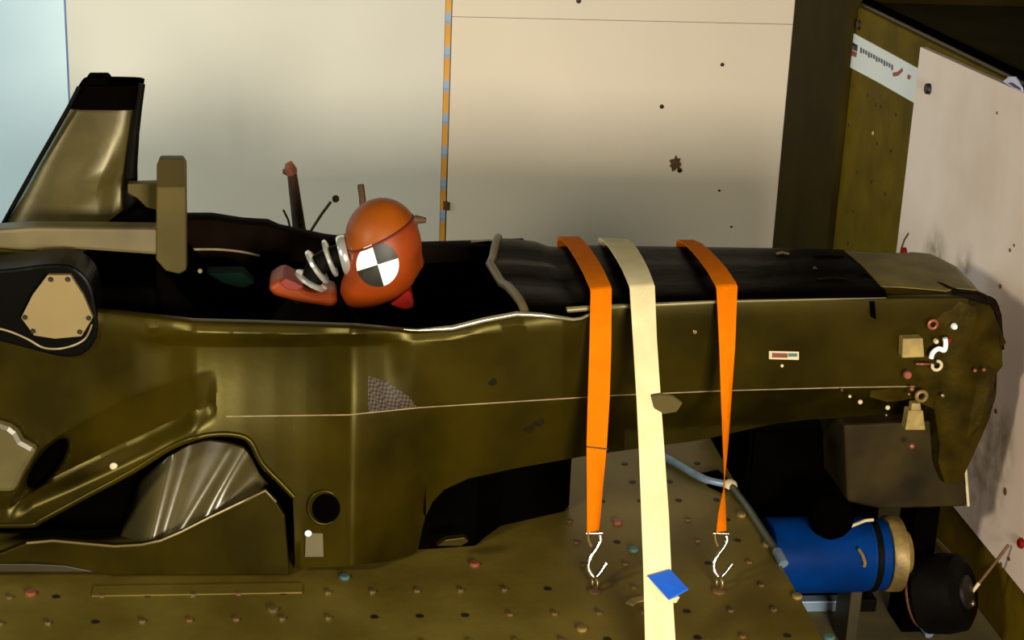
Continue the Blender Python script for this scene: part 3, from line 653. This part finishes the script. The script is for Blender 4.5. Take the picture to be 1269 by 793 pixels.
box('rail_shoe', (zb_[0], za[1]-.02, FZ), (zb_[0]+.05, za[1]+.03, FZ+.035), RUBBER, rail, .003)
rod = thing('brace_rod', 'pale steel brace rod slanting on the floor beside the rubber buffer', 'rod', PZ(1135, 760, FZ+.02))
tube('rod', [PZ(1110, 728, FZ+.05), PZ(1130, 755, FZ+.03), PZ(1152, 786, FZ+.014)], .012, PALEBLUE, rod, 10)
ring('rod_eye', PZ(1110, 727, FZ+.052), (0, -.3, 1), .016, .006, PALEBLUE, rod, 14)
# rubber buffer
bf = thing('rubber_buffer', 'black round rubber buffer lying at the foot of the barrier', 'buffer', PZ(1175, 770, FZ))
bc = PY(1172, 735, -.22); bc[2] = max(bc[2], FZ+.10)
ax = np.array([.75, -.55, .35]); ax /= np.linalg.norm(ax); ua = np.cross(ax, [0, 0, 1.0]); ua /= np.linalg.norm(ua); ub = np.cross(ax, ua)
def bsec(t, r): return [bc+ax*t+r*(math.cos(2*math.pi*k/36)*ua+math.sin(2*math.pi*k/36)*ub) for k in range(36)]
loft('tyre', [bsec(.05, .045), bsec(.055, .07), bsec(.04, .092), bsec(.0, .098), bsec(-.05, .095), bsec(-.07, .075), bsec(-.07, .04)], RUBBER, bf)
loft('hub', [bsec(.03, .045), bsec(.057, .04), bsec(.062, .02)], DARKBOLT, bf)
disc('valve', bc+ax*.056+.03*ub, ax, .008, .008, BOLT, bf, 8)
ring('rust_band', bc-ax*.068, ax, .074, .006, mat('rust_red', (92, 44, 22), .6), bf, 30)
stk = thing('steel_rod', 'thin rusty rod leaning on the board above the rubber buffer', 'rod', PX(1206, 735, BX-.12))
tube('rod', [PX(1205, 733, BX-.10), PX(1228, 704, BX-.05), PX(1250, 675, BX-.012)], .004, RUST, stk, 8)
tube('bright_tip', [PX(1205, 733, BX-.10), PX(1213, 723, BX-.083)], .0048, CREAM, stk, 8)
cl = thing('floor_clip', 'small pale metal strip on the dark floor left of the board', 'clip', PX(1166, 685, BX-.06))
prism('strip', [PX(x, y, BX-.03) for x, y in ((1156, 668), (1160, 667), (1178, 686), (1175, 689))], (.004, 0, 0), mat('dull_pale', (150, 130, 96), .6), cl)
# pale pipe along the sled edge
pi_ = thing('sled_hose', 'pale blue grey hose running along the right edge of the sled plate', 'hose', PZ(900, 600))
tube('hose_run', smoothline([PZ(818, 563, .012), PZ(838, 574, .012), PZ(862, 588, .012), PZ(880, 596, .012), PZ(905, 601, .014)], 5), .010, PALEBLUE, pi_, 10)
tube('edge_run', smoothline([PZ(905, 601, .014), PZ(914, 612, .012), PZ(930, 634, .010), PZ(948, 662, .010), PZ(963, 684, .012)], 5), .009, mat('dark_grey_hose', (70, 74, 60), .4), pi_, 10)
disc('hose_end', PZ(905, 601, .014), (0, -.3, 1), .018, .012, CREAM, pi_, 12, 1)
p = PZ(963, 684, .012); tube('end_fitting', [p, p+np.array([.0, -.02, -.0]), p+np.array([.004, -.045, -.008])], .012, PALEBLUE, pi_, 10)
# black clamp plate on the sled next to the hose
cpz = thing('hose_clamp', 'small black clamp beneath the hose on the sled plate', 'clamp', PZ(882, 600))
prism('pad', [PZ(x, y, .0) for x, y in ((866, 590), (890, 585), (905, 600), (895, 612), (878, 604))], (0, 0, .008), MATT, cpz, .002)

# ------------------------------------------------------------------ posts and wires behind the chassis
tp = thing('wooden_stake', 'weathered wooden stake with torn red top standing behind the cockpit', 'stake', PY(372, 285, .62))
q0 = PY(372, 292, .62); q1 = PY(362, 216, .62)
tube('shaft', [np.array([q0[0]+.03, .62, 0.0]), q0, q1], [.020, .018, .013], RUST, tp, 8)
tube('torn_top', [q1, q1+np.array([-.004, 0, .012]), q1+np.array([-.006, .004, .026]), q1+np.array([-.002, .0, .034])], [.014, .017, .012, .003], mat('faded_red', (176, 96, 66), .7, 0, .4, 60), tp, 8)
tube('splinter', [q1+np.array([-.006, 0, -.004]), q1+np.array([-.022, 0, .006]), q1+np.array([-.022, 0, .014])], [.004, .005, .002], RUST, tp, 6)
def wire(name, pts, Y, r, mm_, label, cat):
    t = thing(name, label, cat, PY(*pts[0], Y)); P_ = [PY(x, y, Y) for x, y in pts]
    P_ = [np.array([P_[0][0], Y, 0.0])]+P_
    rs = [r]*len(P_); tube('stem', P_, rs, mm_, t, 6); return t
t = wire('bent_wire', [(384, 288), (398, 266), (410, 250)], .60, .004, mat('dry_brass', (120, 100, 50), .6), 'thin bent brass wire right of the wooden stake', 'wire')
disc('wire_tip', PY(416, 246, .60), (0, -1, 0), .010, .008, RUST, t, 8)
wire('short_wire', [(360, 285), (357, 272), (351, 260)], .61, .003, mat('dry_brass', (0, 0, 0)), 'short thin wire left of the wooden stake', 'wire')
t = wire('marker_peg', [(450, 262), (449, 245), (447, 229)], .62, .009, RUST, 'short brown peg sticking up behind the dummy head', 'peg')
t = thing('cable_clip', 'small dark clip with wire behind the dummy forehead', 'clip', PY(515, 275, .45))
tube('clip_body', [PY(505, 272, .45), PY(516, 272, .45), PY(528, 273, .45)], [.006, .012, .007], RUST, t, 8)
tube('clip_stem', [PY(516, 273, .45), np.array([PY(516, 273, .45)[0], .45, 0.0])], .004, RUST, t, 6)

# ================================================================== CRASH TEST DUMMY
dm = thing('crash_test_dummy', 'orange crash test dummy with checkered target on its head in the cockpit', 'dummy', PY(440, 420, Y0))
HY = Y0-.02
hcx = PY(471, 314, HY)
outl = [(429, 290), (434, 272), (446, 257), (464, 248), (484, 248), (502, 257), (514, 273), (521, 295), (522, 318), (518, 338), (509, 353), (496, 364), (478, 372), (458, 379), (438, 380), (424, 376), (419, 366), (424, 350), (431, 334), (431, 312)]
opol = []
for x, y in outl:
    p = PY(x, y, HY)-hcx; opol.append((math.atan2(p[2], p[0]), math.hypot(p[0], p[2])))
opol.sort(); oa = np.array([a for a, _ in opol]); orr = np.array([r for _, r in opol])
oa3 = np.concatenate([oa-2*math.pi, oa, oa+2*math.pi]); or3 = np.concatenate([orr]*3)
def rad(th):
    return float(np.mean([np.interp(th+d, oa3, or3) for d in (-.16, -.08, 0, .08, .16)]))
HB = .088
def hpt(th, ph, k=1.0):
    c_ = abs(math.cos(ph))**.85; r = rad(th)*c_*k
    return hcx+np.array([r*math.cos(th), HB*k*math.sin(ph), r*math.sin(th)])
nth, nph = 64, 28
V = []; Fc = []
for i in range(nph+1):
    ph = -math.pi/2+math.pi*i/nph
    for k in range(nth): V.append(hpt(2*math.pi*k/nth-math.pi, ph))
for i in range(nph):
    for k in range(nth): Fc.append((i*nth+k, i*nth+(k+1) % nth, (i+1)*nth+(k+1) % nth, (i+1)*nth+k))
# face: nose ridge, brow hollows and a mouth line on the forward side
def facebump(p):
    d = p-hcx; th = math.atan2(d[2], d[0]); out = np.array(p)
    fw = math.exp(-(d[1]/.012)**2)*math.exp(-((th+.25)/.16)**2)*.008
    ey = sum(math.exp(-((d[1]-s_*.032)/.016)**2) for s_ in (-1, 1))*math.exp(-((th-.05)/.13)**2)*.006
    mo = math.exp(-(d[1]/.03)**2)*math.exp(-((th+.62)/.05)**2)*.004
    n_ = d/np.linalg.norm(d); return out+n_*(fw-ey-mo) if d[0] > 0 else out
V = [facebump(v) for v in V]
build('head', V, Fc, ORSKIN, dm, smooth=True)
def on_head(px, py, k=1.0):
    Y = HY-HB
    for _ in range(12):
        p = PY(px, py, Y); d = p-hcx; th = math.atan2(d[2], d[0]); rho = math.hypot(d[0], d[2])/(rad(th)*k)
        Y = HY-HB*k*math.sin(math.acos(min(1, rho**(1/.85)))) if rho < 1 else HY
    return PY(px, py, Y)
# skull cap above the seam
seam = [(420, 302), (436, 304), (452, 304.5), (470, 300), (488, 291), (501, 281), (511, 268), (520, 254)]
A_ = PY(437, 303, HY); B_ = PY(511, 268, HY); nn = np.array([-(B_-A_)[2], 0, (B_-A_)[0]]); nn /= np.linalg.norm(nn)
bmh = bmesh.new(); vs = [bmh.verts.new(hcx+(np.array(v)-hcx)*1.018) for v in V]
for f_ in Fc:
    try: bmh.faces.new([vs[i] for i in f_])
    except ValueError: pass
bmesh.ops.bisect_plane(bmh, geom=bmh.verts[:]+bmh.edges[:]+bmh.faces[:], plane_co=Vector(A_+nn*.004), plane_no=Vector(nn), clear_inner=True)
me = bpy.data.meshes.new('skull_cap'); bmesh.ops.recalc_face_normals(bmh, faces=bmh.faces); bmh.to_mesh(me); bmh.free()
link('skull_cap', me, mat('brown_orange_cap', (140, 68, 8), .45, 0, .15, 12, .04, 30, .25), dm, True)
sp_ = []
for i in range(33):
    th = 2*math.pi*i/32
    u_ = (B_-A_)/np.linalg.norm(B_-A_)
    # intersection ring of the seam plane with the head, found by marching outwards
    c_ = hcx+nn*np.dot(A_-hcx, nn); dirv = u_*math.cos(th)+np.array([0, 1.0, 0])*math.sin(th)
    lo_, hi_ = 0, .2
    for _ in range(24):
        md = (lo_+hi_)/2; d = c_+dirv*md-hcx; t_ = math.atan2(d[2], d[0]); rr_ = math.hypot(d[0], d[2])/rad(t_); yy = abs(d[1])/HB
        ins = rr_ < 1 and yy < 1 and rr_ < math.cos(math.asin(yy))**.85
        lo_, hi_ = (md, hi_) if ins else (lo_, md)
    sp_.append(c_+dirv*lo_*1.012)
tube('cap_seam', sp_, .0028, mat('dark_red_seam', (96, 26, 10), .6), dm, 6, False)
# target marker: four wedges moulded to the head
tcx, tcy = 468, 328
def wedge(name, a0, a1, mm_):
    cols_ = []
    for i in range(13):
        a = math.radians(a0+(a1-a0)*i/12); c_ = []
        for j in range(8):
            r = j/7*1.0; p = on_head(tcx+26.5*r*math.cos(a), tcy+27.5*r*math.sin(a), 1.012); c_.append(p)
        cols_.append(c_)
    return shell(name, cols_, (0, .002, 0), (mm_, mm_), dm)
wedge('marker_quadrant', -107, -17, INK); wedge('marker_quadrant', -17, 73, WHITE); wedge('marker_quadrant', 73, 163, INK); wedge('marker_quadrant', 163, 253, WHITE)
# neck of stacked discs
nk = [((427, 316), (-.97, .25), .046, .010), ((409, 320), (-.93, .36), .044, .005), ((393, 331), (-.82, .56), .044, .005), ((386, 348), (-.5, .86), .042, .005)]
ctr = []
for (c2, d2, r, h) in nk:
    c_ = PY(*c2, HY); ctr.append(c_); ax = np.array([d2[0], 0.0, -d2[1]]); ax = ax/np.linalg.norm(ax)
    n_ = 28; u1 = np.array([0, 1.0, 0]); u2 = np.cross(ax, u1)
    loft('neck_disc', [[c_+ax*t*h+r*f_*(math.cos(2*math.pi*k/n_)*u1+math.sin(2*math.pi*k/n_)*u2) for k in range(n_)] for t, f_ in ((-1, .93), (-.6, 1), (.6, 1), (1, .93))], mat('pale_alloy', (225, 224, 214), .22, .7, .05, 20), dm)
tube('neck_rubber', smoothline([PY(445, 322, HY), *ctr, PY(372, 375, HY)]), .025, RUBBER, dm, 16)
# reclined torso, black suit with orange shoulders
def tsec(c, ax, ry, rx, n=28):
    ax = np.array(ax, float)/np.linalg.norm(ax); u1 = np.array([0, 1.0, 0]); u2 = np.cross(ax, u1)
    return [c+ry*math.cos(2*math.pi*k/n)*u1+rx*math.sin(2*math.pi*k/n)*u2 for k in range(n)]
q = PY(374, 372, HY)
tors = [tsec(q+np.array([-.005, 0, .0]), (.4, 0, -1), .05, .045), tsec(q+np.array([.0, 0, -.025]), (.4, 0, -1), .13, .075), tsec(q+np.array([.02, 0, -.06]), (.45, 0, -1), .165, .095), tsec(q+np.array([.08, 0, -.14]), (.7, 0, -1), .15, .10), tsec(q+np.array([.22, 0, -.2]), (1, 0, -.5), .14, .09), tsec(q+np.array([.36, 0, -.21]), (1, 0, 0), .13, .08)]
loft('torso', tors, mat('black_suit', (6, 5, 4), .9, 0, .3, 20, 0, 10, .03), dm)
yk = smoothline([PY(x, y, HY-.06) for x, y in ((331, 358), (341, 350), (352, 346), (364, 352), (378, 362), (396, 367), (415, 366), (416, 381), (395, 379), (365, 374), (340, 367))], 2)
prism('shoulder_yoke', yk, (0, .12, 0), ORSKIN, dm, .012, True)
pprism('shoulder_strap', ((346, 351), (354, 345), (366, 350), (376, 356), (368, 361), (355, 359)), HY-.068, .1, mat('dark_red_webbing', (120, 34, 20), .7), dm, .003)
ck_ = smoothline([PY(x, y, HY-.05) for x, y in ((484, 378), (494, 370), (505, 360), (511, 366), (513, 381), (500, 384))], 2)
prism('chin_pad', ck_, (0, .1, 0), REDM, dm, .008, True)

# ================================================================== STRAPS
def strap(t, rows, material, thick=.003):
    G = [[np.array(a), (np.array(a)+np.array(b_))/2, np.array(b_)] for a, b_ in rows]
    return shell('webbing', G, lambda p: np.array([0, .0025, -.0025]), (material, material), t, math.radians(80))
def hook(t, top, bot):
    """open steel hook hanging between strap end and plate eye"""
    a = np.array(top); b_ = np.array(bot); d = b_-a; L_ = np.linalg.norm(d); d /= L_; x = np.array([1.0, 0, 0]); x = x-np.dot(x, d)*d; x /= np.linalg.norm(x)
    def q(u, v): return a+d*L_*u+x*v
    h = tube('hook', smoothline([q(.02, .014), q(.12, .016), q(.25, .008), q(.42, -.006), q(.58, -.011), q(.72, -.004), q(.76, .006), q(.66, .018), q(.52, .030)], 5), .0052, CHROME, t, 8)
    o = tube('hook_crossbar', [q(-.02, -.016), q(-.02, .020)], .0045, CHROME, None, 8); attach(o, h)
    o = tube('hook_shank', [q(-.02, -.012), q(.10, -.010), q(.22, -.004)], .003, BOLT, None, 6); attach(o, h)
    ring('anchor_eye', q(.86, .004), (1, .3, 0), .013, .0035, BOLT, t, 16)
    disc('anchor_base', (b_[0]+.003, b_[1], 0), (0, 0, 1), .015, .006, RUST, t, 10)
def orange(label, far, bend, edges, hooktop, hookbot, Yf, Yb):
    hb = PZ(*hookbot, .004)
    A0 = PY(*bend[0], Yb); A1 = PY(*bend[1], Yb)
    mid = (A0+A1)/2; nrm = np.cross(hb-mid, [1.0, 0, 0]); nrm /= np.linalg.norm(nrm)
    t = thing('tie_down_strap', label, 'strap', (hb[0], hb[1], 0), 'orange tie-down straps over the front of the chassis')
    f0 = PY(*far[0], Yf); f1 = PY(*far[1], Yf)
    rows = [(f0+np.array([0, .02, -.10]), f1+np.array([0, .02, -.10])), (f0+np.array([0, .012, -.006]), f1+np.array([0, .012, -.006])), (f0, f1)]
    top0 = A0+np.array([0, .016, .004]); top1 = A1+np.array([0, .016, .004])
    for k in range(1, 5): rows.append((f0*(1-k/5)+top0*k/5+np.array([0, 0, .004+.0015*k*(5-k)]), f1*(1-k/5)+top1*k/5+np.array([0, 0, .004+.0015*k*(5-k)])))
    rows.append((top0, top1)); rows.append((A0, A1))
    for (y, l_, r_, tw) in edges:
        a = PP(l_, y, mid, nrm); b_ = PP(r_, y, mid, nrm)
        rows.append((a+nrm*tw, b_-nrm*tw))
    strap(t, rows, ORSTRAP)
    hook(t, PP(*hooktop, mid, nrm), hb)
    return t, mid, nrm
t, mid, nrm = orange('orange ratchet strap nearest the cockpit with a flat run and steel hook', ((692, 293), (717, 293)), ((732, 361), (758, 358)),
       [(430, 730.5, 757.5, 0), (495, 728.5, 755.5, 0), (552, 727, 752, 0), (600, 727, 748, .004), (640, 727, 745, .006), (661, 727, 742.5, .007)], (735, 662), (735, 731), .24, -.300)
a = PP(727, 553, mid, nrm-0); b_ = PP(753, 556, mid, nrm); o = tube('stitch_seam', [a-np.array([0, .003, 0]), (a+b_)/2-np.array([0, .003, .0]), b_-np.array([0, .003, 0])], .0016, RUST, t, 6)
orange('orange ratchet strap farther from the cockpit, twisted narrow above its hook', ((840, 297), (860, 297)), ((888, 357), (914, 355)),
       [(430, 891.5, 911, 0), (495, 893, 907, .004), (550, 894.5, 904, .010), (592, 895.5, 900.5, .014), (606, 894.5, 900, .014), (635, 889, 901, .009), (661, 887, 901, .005)], (892, 662), (889, 731), .19, -.262)
# cream strap with tag
t = thing('cream_strap', 'wide cream webbing strap with a blue tag between the two orange straps', 'strap', (.72, -.9, 0))
A0 = PY(780.5, 357, -.270); A1 = PY(811.5, 355, -.270); mid = (A0+A1)/2; Bp = PY(818, 793, -.80); nrm = np.cross(Bp-mid, [1.0, 0, 0]); nrm /= np.linalg.norm(nrm)
f0 = PY(743, 294, .205); f1 = PY(779, 296.5, .205)
rows = [(f0+np.array([0, .02, -.10]), f1+np.array([0, .02, -.10])), (f0+np.array([0, .012, -.006]), f1+np.array([0, .012, -.006])), (f0, f1)]
top0 = A0+np.array([0, .016, .004]); top1 = A1+np.array([0, .016, .004])
for k in range(1, 5): rows.append((f0*(1-k/5)+top0*k/5+np.array([0, 0, .004+.0015*k*(5-k)]), f1*(1-k/5)+top1*k/5+np.array([0, 0, .004+.0015*k*(5-k)])))
rows += [(top0, top1), (A0, A1)]
for (y, l_, r_) in ((420, 784.5, 814), (495, 789, 819), (560, 792, 823.5), (640, 795, 829), (710, 797.5, 832), (793, 799.5, 837), (842, 801, 840)): rows.append((PP(l_, y, mid, nrm), PP(r_, y, mid, nrm)))
strap(t, rows, CRSTRAP)
last = rows[-1]
box('anchor_clamp', (last[0][0]-.01, last[0][1]-.03, 0), (last[1][0]+.01, last[0][1]+.03, .03), BOLT, t, .003)
nc = nrm if nrm[1] < 0 else -nrm
def PO(x, y, k): return PP(x, y, mid+nc*k, nrm)
tg = [PO(803, 715, .006), PO(831, 707, .006), PO(853, 731, .05), PO(829, 744, .05)]
prism('blue_tag', tg, (0, .002, .002), BLUETAG, t, .0005)
tg2 = [PO(801, 716, .003), PO(804, 717, .005), PO(829, 745, .046), PO(842, 741, .04), PO(838, 747, .02), PO(816, 746, .004)]
prism('tag_underside', tg2, (0, .002, .002), CRSTRAP, t)
fl_ = [PP(x, y, mid, nrm)+np.array([0, -.006, 0]) for x, y in ((806, 490), (818, 488), (834, 491), (845, 499), (838, 509), (822, 512), (810, 505))]
prism('fold_buckle', fl_, (0, .006, .003), mat('olive_webbing', (84, 70, 26), .7), t, .002)
for y in (552, 553.5): pass
scr = thing('scrap_offcut', 'small crumpled pale offcut on the sled plate left of the cream strap', 'scrap', PZ(785, 748))
prism('flake', [PZ(x, y, .001) for x, y in ((775, 748), (783, 743), (797, 740), (799, 745), (790, 747), (785, 751))], (0, 0, .004), mat('pale_scrap', (130, 112, 66), .7), scr)
